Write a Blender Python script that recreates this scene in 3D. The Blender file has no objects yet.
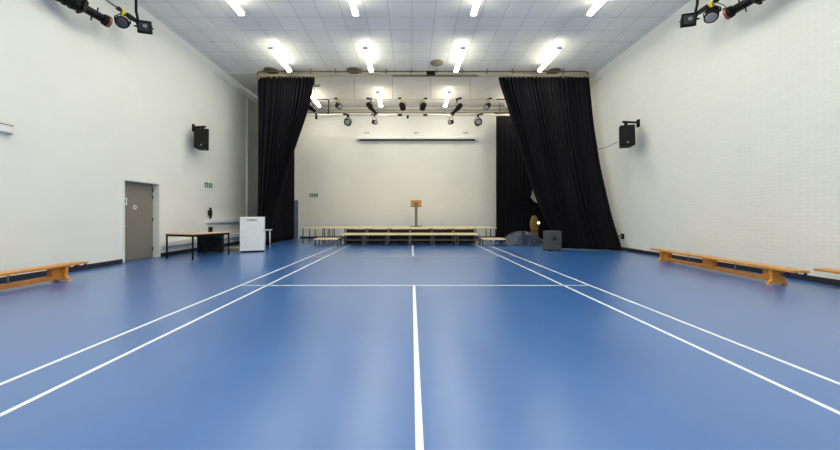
import bpy, bmesh, math, random
from mathutils import Vector, Matrix
random.seed(7)
PI = math.pi
scene = bpy.context.scene
COL = scene.collection

# ------------------------------------------------------------------ materials
def s2l(c):
    c /= 255.0
    return c/12.92 if c <= 0.04045 else ((c+0.055)/1.055)**2.4
def rgb(r, g, b): return (s2l(r), s2l(g), s2l(b), 1)

def mat(name, col, rough=0.5, metal=0.0, noise=0.0, nscale=8.0, bump=0.0, bscale=60.0, spec=0.5, coat=0.0):
    m = bpy.data.materials.new(name); m.use_nodes = True
    nt = m.node_tree; b = nt.nodes['Principled BSDF']
    b.inputs['Base Color'].default_value = col
    b.inputs['Roughness'].default_value = rough
    b.inputs['Metallic'].default_value = metal
    b.inputs['Specular IOR Level'].default_value = spec
    b.inputs['Coat Weight'].default_value = coat
    tc = nt.nodes.new('ShaderNodeTexCoord')
    if noise > 0:
        n = nt.nodes.new('ShaderNodeTexNoise'); n.inputs['Scale'].default_value = nscale
        n.inputs['Detail'].default_value = 5
        nt.links.new(tc.outputs['Object'], n.inputs['Vector'])
        r = nt.nodes.new('ShaderNodeValToRGB')
        r.color_ramp.elements[0].position = 0.3; r.color_ramp.elements[1].position = 0.7
        r.color_ramp.elements[0].color = tuple(c*(1-noise) for c in col[:3])+(1,)
        r.color_ramp.elements[1].color = tuple(min(1, c*(1+noise)) for c in col[:3])+(1,)
        nt.links.new(n.outputs['Fac'], r.inputs['Fac'])
        nt.links.new(r.outputs['Color'], b.inputs['Base Color'])
    if bump > 0:
        n2 = nt.nodes.new('ShaderNodeTexNoise'); n2.inputs['Scale'].default_value = bscale
        nt.links.new(tc.outputs['Object'], n2.inputs['Vector'])
        bp = nt.nodes.new('ShaderNodeBump'); bp.inputs['Strength'].default_value = bump
        bp.inputs['Distance'].default_value = 0.005
        nt.links.new(n2.outputs['Fac'], bp.inputs['Height'])
        nt.links.new(bp.outputs['Normal'], b.inputs['Normal'])
    return m

def brick_mat(name, col, line, bw, rh, mortar, axes, offset=0.5, rough=0.6, bump=0.4, var=0.02, phase=(0, 0), lines_in_col=True):
    m = bpy.data.materials.new(name); m.use_nodes = True
    nt = m.node_tree; b = nt.nodes['Principled BSDF']
    b.inputs['Roughness'].default_value = rough
    tc = nt.nodes.new('ShaderNodeTexCoord'); sx = nt.nodes.new('ShaderNodeSeparateXYZ')
    nt.links.new(tc.outputs['Object'], sx.inputs[0])
    def shifted(o, v):
        a = nt.nodes.new('ShaderNodeMath'); a.operation = 'ADD'; a.inputs[1].default_value = v
        nt.links.new(o, a.inputs[0]); return a.outputs[0]
    cx = nt.nodes.new('ShaderNodeCombineXYZ')
    nt.links.new(shifted(sx.outputs[axes[0]], 100*bw+phase[0]), cx.inputs[0])
    nt.links.new(shifted(sx.outputs[axes[1]], 100*rh+phase[1]), cx.inputs[1])
    br = nt.nodes.new('ShaderNodeTexBrick')
    br.offset = offset; br.squash = 1.0
    br.inputs['Scale'].default_value = 1.0
    br.inputs['Brick Width'].default_value = bw; br.inputs['Row Height'].default_value = rh
    br.inputs['Mortar Size'].default_value = mortar; br.inputs['Mortar Smooth'].default_value = 0.3
    br.inputs['Bias'].default_value = 0
    br.inputs['Color1'].default_value = tuple(c*(1-var) for c in col[:3])+(1,)
    br.inputs['Color2'].default_value = tuple(min(1, c*(1+var)) for c in col[:3])+(1,)
    br.inputs['Mortar'].default_value = line
    nt.links.new(cx.outputs[0], br.inputs['Vector'])
    n = nt.nodes.new('ShaderNodeTexNoise'); n.inputs['Scale'].default_value = 0.8; n.inputs['Detail'].default_value = 6
    nt.links.new(tc.outputs['Object'], n.inputs['Vector'])
    mx = nt.nodes.new('ShaderNodeMix'); mx.data_type = 'RGBA'; mx.blend_type = 'MULTIPLY'
    mx.inputs['Factor'].default_value = 1.0
    rp = nt.nodes.new('ShaderNodeValToRGB')
    rp.color_ramp.elements[0].position = 0.25; rp.color_ramp.elements[1].position = 0.75
    rp.color_ramp.elements[0].color = (0.95, 0.95, 0.95, 1); rp.color_ramp.elements[1].color = (1, 1, 1, 1)
    nt.links.new(n.outputs['Fac'], rp.inputs['Fac'])
    nt.links.new(br.outputs['Color'], mx.inputs['A']); nt.links.new(rp.outputs['Color'], mx.inputs['B'])
    nt.links.new(mx.outputs['Result'], b.inputs['Base Color'])
    inv = nt.nodes.new('ShaderNodeMath'); inv.operation = 'SUBTRACT'; inv.inputs[0].default_value = 1
    nt.links.new(br.outputs['Fac'], inv.inputs[1])
    ad = nt.nodes.new('ShaderNodeMath'); ad.operation = 'MULTIPLY_ADD'; ad.inputs[1].default_value = 0.15
    n3 = nt.nodes.new('ShaderNodeTexNoise'); n3.inputs['Scale'].default_value = 40
    nt.links.new(tc.outputs['Object'], n3.inputs['Vector'])
    nt.links.new(n3.outputs['Fac'], ad.inputs[0]); nt.links.new(inv.outputs[0], ad.inputs[2])
    bp = nt.nodes.new('ShaderNodeBump'); bp.inputs['Strength'].default_value = bump; bp.inputs['Distance'].default_value = 0.006
    nt.links.new(ad.outputs[0], bp.inputs['Height']); nt.links.new(bp.outputs['Normal'], b.inputs['Normal'])
    return m

def wood_mat(name, c1, c2, axis='Y', rough=0.4):
    m = bpy.data.materials.new(name); m.use_nodes = True
    nt = m.node_tree; b = nt.nodes['Principled BSDF']; b.inputs['Roughness'].default_value = rough
    tc = nt.nodes.new('ShaderNodeTexCoord'); mp = nt.nodes.new('ShaderNodeMapping')
    mp.inputs['Scale'].default_value = {'X': (1.5, 22, 22), 'Y': (22, 1.5, 22), 'Z': (22, 22, 1.5)}[axis]
    nt.links.new(tc.outputs['Object'], mp.inputs['Vector'])
    n = nt.nodes.new('ShaderNodeTexNoise'); n.inputs['Scale'].default_value = 2; n.inputs['Detail'].default_value = 6
    n.inputs['Distortion'].default_value = 0.6
    nt.links.new(mp.outputs[0], n.inputs['Vector'])
    r = nt.nodes.new('ShaderNodeValToRGB'); r.color_ramp.elements[0].position = 0.3; r.color_ramp.elements[1].position = 0.7
    r.color_ramp.elements[0].color = c1; r.color_ramp.elements[1].color = c2
    nt.links.new(n.outputs['Fac'], r.inputs['Fac']); nt.links.new(r.outputs['Color'], b.inputs['Base Color'])
    return m

def emit_mat(name, col, strength):
    m = bpy.data.materials.new(name); m.use_nodes = True
    b = m.node_tree.nodes['Principled BSDF']
    b.inputs['Base Color'].default_value = (0.8, 0.8, 0.8, 1)
    b.inputs['Emission Color'].default_value = col; b.inputs['Emission Strength'].default_value = strength
    return m

TUBE_STRENGTH = 30.0
TUBE_COL = (1.0, 0.965, 0.765)
M = {}
M['wall_smooth'] = brick_mat('wall_paint', (0.85, 0.85, 0.83, 1), (0.835, 0.835, 0.815, 1), 0.44, 0.215, 0.006, (1, 2), bump=0.12, var=0.006)
M['wall_brick'] = brick_mat('painted_brick', (0.85, 0.85, 0.825, 1), (0.80, 0.80, 0.775, 1), 0.225, 0.075, 0.007, (1, 2), bump=0.45, var=0.015)
M['wall_block'] = brick_mat('painted_block', (0.87, 0.86, 0.82, 1), (0.835, 0.825, 0.785, 1), 0.44, 0.215, 0.006, (0, 2), bump=0.2, var=0.01)
M['ceiling'] = brick_mat('ceiling_tile', (0.93, 0.915, 0.88, 1), (0.55, 0.55, 0.54, 1), 0.652, 0.648, 0.008, (0, 1), offset=0.0, bump=0.15, var=0.025, phase=(0.64, -9.17), rough=0.8)
M['white'] = mat('white_paint', rgb(228, 228, 226), 0.45, noise=0.02)
M['white_plastic'] = mat('white_plastic', rgb(232, 234, 236), 0.3, noise=0.015)
M['cream'] = mat('cream_ceiling_lining', (0.82, 0.79, 0.74, 1), 0.7, noise=0.03, nscale=1.5)
M['off_white'] = mat('off_white', rgb(206, 202, 196), 0.45, noise=0.03)
M['black'] = mat('black_metal', rgb(14, 13, 15), 0.5, noise=0.15, spec=0.22)
M['black_plastic'] = mat('black_plastic', rgb(11, 11, 15), 0.55, noise=0.1, bump=0.1, bscale=300, spec=0.2)
M['black_void'] = mat('black_fascia', rgb(24, 24, 28), 0.8, noise=0.1)
M['baseboard'] = mat('black_vinyl_baseboard', rgb(42, 40, 46), 0.45, noise=0.1)
M['yellow'] = mat('yellow_paint', rgb(225, 205, 40), 0.4, noise=0.05)
M['steel'] = mat('grey_steel', rgb(150, 150, 148), 0.35, metal=0.7, noise=0.05)
M['galv'] = mat('pale_pipe', rgb(214, 211, 200), 0.3, noise=0.04)
M['rail_beige'] = mat('rail_beige', rgb(172, 158, 128), 0.45, noise=0.12, nscale=5)
M['rail_dark'] = mat('rail_dark', rgb(104, 90, 66), 0.45, noise=0.15, nscale=5)
M['grey_door'] = mat('grey_door', rgb(128, 122, 114), 0.5, noise=0.03, nscale=3)
M['blue_door'] = mat('blue_grey_door', rgb(96, 108, 132), 0.5, noise=0.03)
M['green'] = mat('sign_green', rgb(38, 110, 78), 0.4, noise=0.03)
M['sign_white'] = mat('sign_white', rgb(226, 240, 232), 0.4, noise=0.01)
M['bench_wood'] = wood_mat('orange_wood', rgb(204, 132, 48), rgb(226, 160, 70), 'Y', 0.35)
M['bench_wood_dark'] = wood_mat('orange_wood_beam', rgb(180, 110, 36), rgb(206, 136, 52), 'Y', 0.4)
M['deck_top'] = wood_mat('deck_plywood', rgb(206, 184, 142), rgb(224, 205, 166), 'X', 0.5)
M['deck_edge'] = wood_mat('deck_edge', rgb(226, 206, 170), rgb(238, 222, 190), 'X', 0.45)
M['table_top'] = wood_mat('table_laminate', rgb(206, 172, 140), rgb(220, 188, 156), 'Y', 0.35)
M['lectern_wood'] = wood_mat('lectern_wood', rgb(158, 110, 40), rgb(184, 134, 56), 'X', 0.4)
M['lectern_dark'] = wood_mat('lectern_panel', rgb(104, 70, 26), rgb(124, 84, 34), 'X', 0.4)
M['post_olive'] = mat('post_olive', rgb(112, 106, 82), 0.5, noise=0.06)
M['tan'] = wood_mat('tan_wood', rgb(128, 104, 50), rgb(160, 132, 70), 'Z', 0.4)
M['leg_alu'] = mat('staging_leg', rgb(96, 94, 92), 0.4, metal=0.5, noise=0.05)
M['leg_dark'] = mat('staging_leg_dark', rgb(52, 47, 44), 0.5, noise=0.08)
M['heap'] = mat('grey_blue_sheet', rgb(42, 54, 82), 0.36, noise=0.12, nscale=3, bump=0.2, bscale=12)
M['carpet_grey'] = mat('grey_carpet', rgb(74, 74, 79), 0.9, noise=0.1, nscale=60, bump=0.3, bscale=400)
M['curtain'] = mat('black_curtain', rgb(24, 23, 28), 0.85, noise=0.12, nscale=3, bump=0.15, bscale=300, spec=0.12)
M['lens'] = mat('lens_glass', rgb(150, 153, 156), 0.12, noise=0.05)
M['lens_red'] = mat('amber_lens', rgb(150, 78, 62), 0.15, noise=0.05)
M['lens_dark'] = mat('dark_lens', rgb(70, 70, 74), 0.12, noise=0.05)
M['grey_text'] = mat('grey_lettering', rgb(92, 96, 104), 0.5, noise=0.02)
M['blue_rubber'] = mat('blue_rubber', rgb(34, 38, 96), 0.5, noise=0.05)
M['tan_mat'] = mat('tan_mat', rgb(150, 142, 104), 0.7, noise=0.08)
M['vent'] = mat('ceiling_vent', rgb(150, 138, 112), 0.5, noise=0.1)
M['vent_dark'] = mat('ceiling_vent_dark', rgb(92, 82, 68), 0.5, noise=0.1)
M['globe'] = emit_mat('glint_glow', (1, 0.97, 0.88, 1), 1.2)  # emission that imitates a bright glint, not a lit lamp
M['tube'] = emit_mat('tube_diffuser', TUBE_COL+(1,), TUBE_STRENGTH)
M['fill_up'] = emit_mat('ceiling_fill_strip', TUBE_COL+(1,), TUBE_STRENGTH*0.13)  # weak upward emitter, added to lift the ceiling brightness
M['line'] = mat('court_line_paint', rgb(232, 236, 240), 0.4, noise=0.02, nscale=3)

def floor_mat():
    m = bpy.data.materials.new('blue_sports_floor'); m.use_nodes = True
    nt = m.node_tree; b = nt.nodes['Principled BSDF']
    tc = nt.nodes.new('ShaderNodeTexCoord')
    n = nt.nodes.new('ShaderNodeTexNoise'); n.inputs['Scale'].default_value = 1.3; n.inputs['Detail'].default_value = 7
    nt.links.new(tc.outputs['Object'], n.inputs['Vector'])
    r = nt.nodes.new('ShaderNodeValToRGB'); r.color_ramp.elements[0].position = 0.3; r.color_ramp.elements[1].position = 0.72
    r.color_ramp.elements[0].color = rgb(39, 96, 170); r.color_ramp.elements[1].color = rgb(46, 106, 180)
    nt.links.new(n.outputs['Fac'], r.inputs['Fac'])
    # a few dark scuffs: thin threshold of stretched noise
    mp = nt.nodes.new('ShaderNodeMapping'); mp.inputs['Scale'].default_value = (3.2, 1.1, 1); mp.inputs['Rotation'].default_value = (0, 0, 0.6)
    nt.links.new(tc.outputs['Object'], mp.inputs['Vector'])
    n2 = nt.nodes.new('ShaderNodeTexNoise'); n2.inputs['Scale'].default_value = 1.6; n2.inputs['Detail'].default_value = 8
    n2.inputs['Roughness'].default_value = 0.7
    nt.links.new(mp.outputs[0], n2.inputs['Vector'])
    r2 = nt.nodes.new('ShaderNodeValToRGB'); r2.color_ramp.elements[0].position = 0.70; r2.color_ramp.elements[1].position = 0.80
    r2.color_ramp.elements[0].color = (0, 0, 0, 1); r2.color_ramp.elements[1].color = (0.35, 0.35, 0.35, 1)
    nt.links.new(n2.outputs['Fac'], r2.inputs['Fac'])
    mx = nt.nodes.new('ShaderNodeMix'); mx.data_type = 'RGBA'
    nt.links.new(r2.outputs['Color'], mx.inputs['Factor'])
    nt.links.new(r.outputs['Color'], mx.inputs['A']); mx.inputs['B'].default_value = rgb(40, 52, 84)
    nt.links.new(mx.outputs['Result'], b.inputs['Base Color'])
    rr = nt.nodes.new('ShaderNodeMapRange'); rr.inputs['To Min'].default_value = 0.27; rr.inputs['To Max'].default_value = 0.37
    nt.links.new(n.outputs['Fac'], rr.inputs['Value']); nt.links.new(rr.outputs[0], b.inputs['Roughness'])
    b.inputs['Specular IOR Level'].default_value = 0.5
    b.inputs['Coat Weight'].default_value = 0.9; b.inputs['Coat Roughness'].default_value = 0.32; b.inputs['Coat IOR'].default_value = 1.66
    n3 = nt.nodes.new('ShaderNodeTexNoise'); n3.inputs['Scale'].default_value = 6; n3.inputs['Detail'].default_value = 3
    nt.links.new(tc.outputs['Object'], n3.inputs['Vector'])
    bp = nt.nodes.new('ShaderNodeBump'); bp.inputs['Strength'].default_value = 0.05; bp.inputs['Distance'].default_value = 0.01
    nt.links.new(n3.outputs['Fac'], bp.inputs['Height']); nt.links.new(bp.outputs['Normal'], b.inputs['Normal'])
    return m
M['floor'] = floor_mat()

# ------------------------------------------------------------------ mesh helpers
def new_bm(): return bmesh.new()

def bx(bm, lo, hi, mi=0, mtx=None):
    vs = []
    for z in (lo[2], hi[2]):
        for x, y in ((lo[0], lo[1]), (hi[0], lo[1]), (hi[0], hi[1]), (lo[0], hi[1])):
            v = Vector((x, y, z))
            vs.append(bm.verts.new(mtx @ v if mtx else v))
    for f in ((3, 2, 1, 0), (4, 5, 6, 7), (0, 1, 5, 4), (1, 2, 6, 5), (2, 3, 7, 6), (3, 0, 4, 7)):
        fc = bm.faces.new([vs[i] for i in f]); fc.material_index = mi

def cbx(bm, c, s, mi=0, mtx=None):
    bx(bm, tuple(c[i]-s[i]/2 for i in range(3)), tuple(c[i]+s[i]/2 for i in range(3)), mi, mtx)

def frame_of(d):
    d = d.normalized()
    up = Vector((0, 0, 1)) if abs(d.z) < 0.95 else Vector((0, 1, 0))
    a = d.cross(up).normalized(); b = a.cross(d).normalized()
    return a, b

def tube(bm, pts, r, seg=12, mi=0, caps=True):
    """round tube along a polyline; r a number or a list of radii"""
    pts = [Vector(p) for p in pts]
    rs = r if isinstance(r, (list, tuple)) else [r]*len(pts)
    rings = []
    for i, p in enumerate(pts):
        if i == 0: d = pts[1]-pts[0]
        elif i == len(pts)-1: d = pts[-1]-pts[-2]
        else: d = (pts[i+1]-pts[i]).normalized()+(pts[i]-pts[i-1]).normalized()
        if d.length < 1e-6: d = pts[-1]-pts[0]
        a, b = frame_of(d)
        if rings and i > 0:
            # keep the twist low
            pa = prev_a; a2 = (pa - d.normalized()*pa.dot(d.normalized()))
            if a2.length > 1e-4:
                a = a2.normalized(); b = a.cross(d.normalized()).normalized()
        prev_a = a
        rings.append([bm.verts.new(p+(a*math.cos(2*PI*k/seg)+b*math.sin(2*PI*k/seg))*rs[i]) for k in range(seg)])
    for i in range(len(rings)-1):
        for k in range(seg):
            f = bm.faces.new((rings[i][k], rings[i][(k+1) % seg], rings[i+1][(k+1) % seg], rings[i+1][k]))
            f.smooth = True; f.material_index = mi
    if caps:
        f = bm.faces.new(list(reversed(rings[0]))); f.material_index = mi
        f = bm.faces.new(rings[-1]); f.material_index = mi

def prism(bm, poly, axis, lo, hi, mi=0, mtx=None):
    """extrude polygon (2D pts) along axis index; the two other axes in order"""
    o = [i for i in range(3) if i != axis]
    def mk(p, t):
        v = [0, 0, 0]; v[o[0]] = p[0]; v[o[1]] = p[1]; v[axis] = t
        v = Vector(v); return bm.verts.new(mtx @ v if mtx else v)
    A = [mk(p, lo) for p in poly]; B = [mk(p, hi) for p in poly]
    n = len(poly)
    for k in range(n):
        f = bm.faces.new((A[k], A[(k+1) % n], B[(k+1) % n], B[k])); f.material_index = mi
    f = bm.faces.new(list(reversed(A))); f.material_index = mi
    f = bm.faces.new(B); f.material_index = mi

def obj(name, bm, m, parent=None, loc=None, bevel=0.0, smooth=False):
    bmesh.ops.recalc_face_normals(bm, faces=bm.faces)
    me = bpy.data.meshes.new(name); bm.to_mesh(me); bm.free()
    for mm in (m if isinstance(m, (list, tuple)) else [m]): me.materials.append(M[mm] if isinstance(mm, str) else mm)
    o = bpy.data.objects.new(name, me); COL.objects.link(o)
    if loc is not None: o.location = loc
    if parent: o.parent = parent
    if bevel > 0:
        md = o.modifiers.new('bevel', 'BEVEL'); md.width = bevel; md.segments = 2; md.limit_method = 'ANGLE'
    if smooth:
        for p in me.polygons: p.use_smooth = True
    return o

def tag(o, label, cat, group=None):
    o['label'] = label; o['category'] = cat
    if group: o['group'] = group
    return o

def thing(name, label, cat, loc=(0, 0, 0), rotz=0, group=None):
    o = bpy.data.objects.new(name, None); COL.objects.link(o)
    o.location = loc; o.rotation_euler = (0, 0, rotz); o.empty_display_size = 0.1
    return tag(o, label, cat, group)

def struct(name, bm, m, bevel=0.0):
    o = obj(name, bm, m, bevel=bevel); o['kind'] = 'structure'; return o

# ------------------------------------------------------------------ room shell
XL, XR = -7.37, 7.38
Y0, Y1 = -4.0, 16.75
H = 6.90

def line_quad(bm, x0, y0, x1, y1):
    z = 0.0015
    f = bm.faces.new([bm.verts.new(p) for p in ((x0, y0, z), (x1, y0, z), (x1, y1, z), (x0, y1, z))]); f.material_index = 1
bm = new_bm()
bx(bm, (XL-0.5, Y0-0.2, -0.2), (XR+0.2, Y1+0.2, 0.0))
cc, NET, w = 0.065, 7.57, 0.022
yb0, yb1 = NET-6.7, NET+6.7
for s in (-1, 1):
    for hw in (2.59, 3.05): line_quad(bm, cc+s*hw-w, yb0, cc+s*hw+w, yb1)
    line_quad(bm, cc-3.05, NET+s*1.98-w, cc+3.05, NET+s*1.98+w)
    line_quad(bm, cc-3.05, NET+s*5.94-w, cc+3.05, NET+s*5.94+w)
    line_quad(bm, cc-3.05, NET+s*6.68-w, cc+3.05, NET+s*6.68+w)
line_quad(bm, 0.043-w, yb0, 0.043+w, NET-1.98); line_quad(bm, 0.043-w, NET+1.98, 0.043+w, yb1)
struct('floor', bm, ['floor', 'line'])

bm = new_bm(); bx(bm, (XL-0.5, Y0-0.2, H), (XR+0.2, Y1+0.2, H+0.2)); struct('ceiling', bm, 'ceiling')
bm = new_bm()
bx(bm, (XL, 12.75, H-0.02), (XR, 14.3, H)); bx(bm, (XL, 14.32, H-0.02), (XR, Y1, H))
o = struct('trim_8', bm, 'cream')
# left wall with the door recess
DY0, DY1, DZ = 8.17, 9.38, 2.17
bm = new_bm()
bx(bm, (XL-0.3, Y0, 0), (XL, DY0, H)); bx(bm, (XL-0.3, DY1, 0), (XL, Y1, H)); bx(bm, (XL-0.3, DY0, DZ), (XL, DY1, H))
struct('wall_left', bm, 'wall_smooth')
bm = new_bm(); bx(bm, (XR, Y0, 0), (XR+0.2, Y1, H)); struct('wall_right', bm, 'wall_brick')
bm = new_bm(); bx(bm, (XL-0.3, Y1, 0), (XR+0.2, Y1+0.2, H)); struct('wall_back', bm, 'wall_block')
bm = new_bm(); bx(bm, (XL-0.3, Y0-0.2, 0), (XR+0.2, Y0, H)); struct('wall_front', bm, 'wall_smooth')

bm = new_bm()
bx(bm, (XL, Y0, 0), (XL+0.015, DY0-0.02, 0.11)); bx(bm, (XL, DY1+0.02, 0), (XL+0.015, Y1, 0.11)); struct('baseboard_left', bm, 'baseboard')
bm = new_bm(); bx(bm, (XR-0.015, Y0, 0), (XR, Y1, 0.11)); struct('baseboard_right', bm, 'baseboard')
bm = new_bm(); bx(bm, (XL+0.015, Y1-0.015, 0), (-6.78, Y1, 0.11)); bx(bm, (-5.84, Y1-0.015, 0), (XR-0.015, Y1, 0.11)); struct('baseboard_back', bm, 'baseboard')

# wall-top trunking, both sides; dado trunking on the left wall
bm = new_bm(); bx(bm, (XL, 12.0, 6.52), (XL+0.04, Y1, 6.60)); struct('trim_1', bm, 'white', 0.008)
bm = new_bm(); bx(bm, (XR-0.04, 12.4, 6.52), (XR, Y1, 6.60)); struct('trim_2', bm, 'white', 0.008)
bm = new_bm(); bx(bm, (XL, 11.45, 0.94), (XL+0.13, 14.2, 1.08)); struct('trim_3', bm, 'white_plastic', 0.006)
bm = new_bm(); bx(bm, (XL, 9.5, 0.30), (XL+0.12, 14.2, 0.44)); struct('trim_4', bm, 'white', 0.008)

# door in the left wall
bm = new_bm()
XD = XL-0.17
fw = 0.05
bx(bm, (XL-0.26, DY0, 0), (XL+0.012, DY0+fw, DZ)); bx(bm, (XL-0.26, DY1-fw, 0), (XL+0.012, DY1, DZ)); bx(bm, (XL-0.26, DY0+fw, DZ-fw), (XL+0.012, DY1-fw, DZ))
bx(bm, (XL-0.30, DY0, 0), (XL-0.26, DY1, DZ))
struct('trim_5', bm, 'white', 0.004)
bm = new_bm(); bx(bm, (XD-0.05, DY0+fw+0.004, 0.008), (XD, DY1-fw-0.004, DZ-fw-0.004))
door = struct('door_1', bm, 'grey_door', 0.003)
bm = new_bm(); yd = DY0+fw
bx(bm, (XD, yd+0.10, 1.50), (XD+0.004, yd+0.26, 1.68)); sgn = obj('exit_sticker', bm, 'sign_white', door); sgn['label'] = 'small green and white sticker'
bm = new_bm(); bx(bm, (XD+0.004, yd+0.135, 1.535), (XD+0.006, yd+0.225, 1.645)); obj('emblem', bm, 'green', sgn)
bm = new_bm(); yc, zc = yd+0.50, 1.44
tube(bm, [(XD, yc, zc), (XD+0.006, yc, zc)], 0.062, 20)
dsc = obj('round_sign', bm, 'off_white', door); dsc['label'] = 'pale round door sign'
bm = new_bm(); tube(bm, [(XD+0.006, yc, zc), (XD+0.008, yc, zc)], 0.022, 16); obj('sign_centre', bm, 'grey_door', dsc)
bm = new_bm(); bx(bm, (XD, yd+0.40, 1.215), (XD+0.004, yd+0.48, 1.24)); obj('name_plate', bm, 'steel', door)
bm = new_bm(); tube(bm, [(XD, yd+0.13, 1.16), (XD+0.012, yd+0.13, 1.16)], 0.022, 14); obj('lock_cylinder', bm, 'black', door)
bm = new_bm(); tube(bm, [(XD, yd+0.09, 0.93), (XD+0.05, yd+0.09, 0.93), (XD+0.055, yd+0.20, 0.93)], 0.011, 10); bx(bm, (XD, yd+0.06, 0.86), (XD+0.006, yd+0.12, 0.99)); obj('door_handle', bm, 'steel', door)
for z in (0.25, 1.1, 1.75, 1.95):
    bm = new_bm(); tube(bm, [(XD+0.008, DY1-fw-0.012, z-0.05), (XD+0.008, DY1-fw-0.012, z+0.05)], 0.011, 8); obj('hinge', bm, 'black', door)

# door in the back wall, partly behind the curtain
bm = new_bm()
bx(bm, (-6.72, Y1-0.035, 0.008), (-5.93, Y1-0.002, 2.0))
d2 = struct('door_2', bm, 'blue_door', 0.003)
bm = new_bm(); bx(bm, (-5.98, Y1-0.06, 1.0), (-5.945, Y1-0.035, 1.18)); obj('door_handle', bm, 'steel', d2)
bm = new_bm(); bx(bm, (-6.78, Y1-0.05, 0), (-6.725, Y1, 2.06)); bx(bm, (-5.925, Y1-0.05, 0), (-5.865, Y1, 2.06)); bx(bm, (-6.725, Y1-0.05, 2.005), (-5.925, Y1, 2.06)); struct('trim_6', bm, 'white', 0.003)
# beige conduit along the head of the back wall
bm = new_bm()
tube(bm, [(XL, Y1-0.03, 6.72), (XR, Y1-0.03, 6.72)], 0.022, 8); tube(bm, [(XL, Y1-0.035, 6.60), (XR, Y1-0.035, 6.60)], 0.026, 8)
struct('trim_7', bm, 'rail_beige')
# vertical white pipe on the left wall
bm = new_bm(); tube(bm, [(XL+0.05, 14.25, 0.0), (XL+0.05, 14.25, 6.42)], 0.05, 14)
for z in (1.6, 3.2, 4.8): cbx(bm, (XL+0.03, 14.25, z), (0.06, 0.13, 0.04))
o = tag(obj('wall_pipe', bm, 'white'), 'tall white vertical pipe on the left wall beside the black curtain', 'pipe')

# ------------------------------------------------------------------ ceiling lights
def ceiling_light(x, y0, y1, label):
    t = thing('ceiling_light', label, 'ceiling light', (x, (y0+y1)/2, H), 0, 'fluorescent ceiling lights')
    L = (y1-y0)/2
    # a slim pendant: bright tray below, weak glow added on top for the ceiling
    D = 0.30
    for q in (-1, 1):
        bm = new_bm(); tube(bm, [(0, q*L*0.7, 0), (0, q*L*0.7, -D+0.085)], 0.007, 8); obj('hanger_rod', bm, 'white', t)
    bm = new_bm(); bx(bm, (-0.075, -L, -D), (0.075, L, -D+0.012)); obj('housing', bm, 'white', t)
    bm = new_bm(); prism(bm, [(-0.072, -D), (-0.05, -D-0.03), (0.05, -D-0.03), (0.072, -D)], 1, -L+0.015, L-0.015); obj('diffuser', bm, 'tube', t)
    bm = new_bm(); prism(bm, [(-0.07, -D+0.012), (0.07, -D+0.012), (0.055, -D+0.075), (-0.055, -D+0.075)], 1, -L+0.015, L-0.015); obj('ceiling_fill_strip', bm, 'fill_up', t)
    for s in (-1, 1):
        bm = new_bm(); bx(bm, (-0.078, min(s*L, s*(L-0.015)), -D-0.032), (0.078, max(s*L, s*(L-0.015)), -D+0.078)); obj('end_cap', bm, 'white', t)
    return t
colnames = ['leftmost', 'second from the left', 'second from the right', 'rightmost']
rows = [((6.98, 8.58), 'in the near row, cut by the photo top'),
        ((10.34, 11.95), 'in the middle row before the curtain track'),
        ((14.1, 15.8), 'in the far row above the stage')]
for (a, b), rn in rows:
    for cx, cn in zip((-4.55, -1.495, 1.66, 4.78), colnames):
        ceiling_light(cx, a, b, f'{cn} fluorescent light {rn}')
# the rows behind the camera
for yy in (4.6, 1.0, -2.5):
    for cx in (-4.55, -1.495, 1.66, 4.78):
        for rx in (0, PI):                       # one lamp down, a weak one added facing up to brighten the ceiling
            l = bpy.data.lights.new('tube_lamp', 'AREA'); l.shape = 'RECTANGLE'; l.size = 0.14; l.size_y = 1.75
            l.energy = TUBE_STRENGTH*0.14*1.75*PI*(1.15 if rx == 0 else 0.16); l.color = TUBE_COL
            lo = bpy.data.objects.new('tube_lamp', l); lo.location = (cx, yy, H-0.35 if rx == 0 else H-0.25); lo.rotation_euler = (rx, 0, 0); COL.objects.link(lo)

# round ceiling vents
def vent(x, y, r, label, m='vent'):
    t = thing('ceiling_vent', label, 'ceiling vent', (x, y, H), 0, 'round ceiling vents')
    bm = new_bm(); tube(bm, [(0, 0, 0), (0, 0, -0.03), (0, 0, -0.05)], [r, r, r*0.8], 28); obj('rim', bm, m, t)
    bm = new_bm(); tube(bm, [(0, 0, -0.05), (0, 0, -0.075)], [r*0.62, r*0.5], 24); obj('disc', bm, m, t)
vent(0.95, 11.9, 0.24, 'pale brown round ceiling vent in front of the track, right of centre')
vent(-2.27, 12.55, 0.28, 'dark round ceiling vent over the track, left of centre', 'vent_dark')
vent(-5.5, 12.55, 0.28, 'dark round ceiling vent above the left end of the curtain track', 'vent_dark')
vent(5.6, 12.6, 0.26, 'dark round ceiling vent above the right front curtain', 'vent_dark')

# ------------------------------------------------------------------ curtain track
TXL, TXR, TYF, TYB, TR = -6.12, 7.0, 12.4, 16.35, 0.38
def track_path(z):
    pts = [(TXL, TYB, z)]
    for k in range(9):
        a = PI + k*PI/16
        pts.append((TXL+TR+TR*math.cos(a), TYF+TR+TR*math.sin(a), z))
    for k in range(9):
        a = 1.5*PI + k*PI/16
        pts.append((TXR-TR+TR*math.cos(a), TYF+TR+TR*math.sin(a), z))
    pts.append((TXR, TYB, z)); return pts
trk = thing('curtain_track', 'long beige U-shaped curtain track hung under the ceiling across the hall', 'curtain track', (0, TYF, 6.7))
def loc(pts, o=(0, TYF, 6.7)): return [tuple(p[i]-o[i] for i in range(3)) for p in pts]
bm = new_bm(); tube(bm, loc(track_path(6.79)), 0.028, 10); obj('upper_pipe', bm, 'rail_dark', trk)
bm = new_bm(); tube(bm, loc(track_path(6.645)), 0.044, 10); obj('rail', bm, 'rail_beige', trk)
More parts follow.
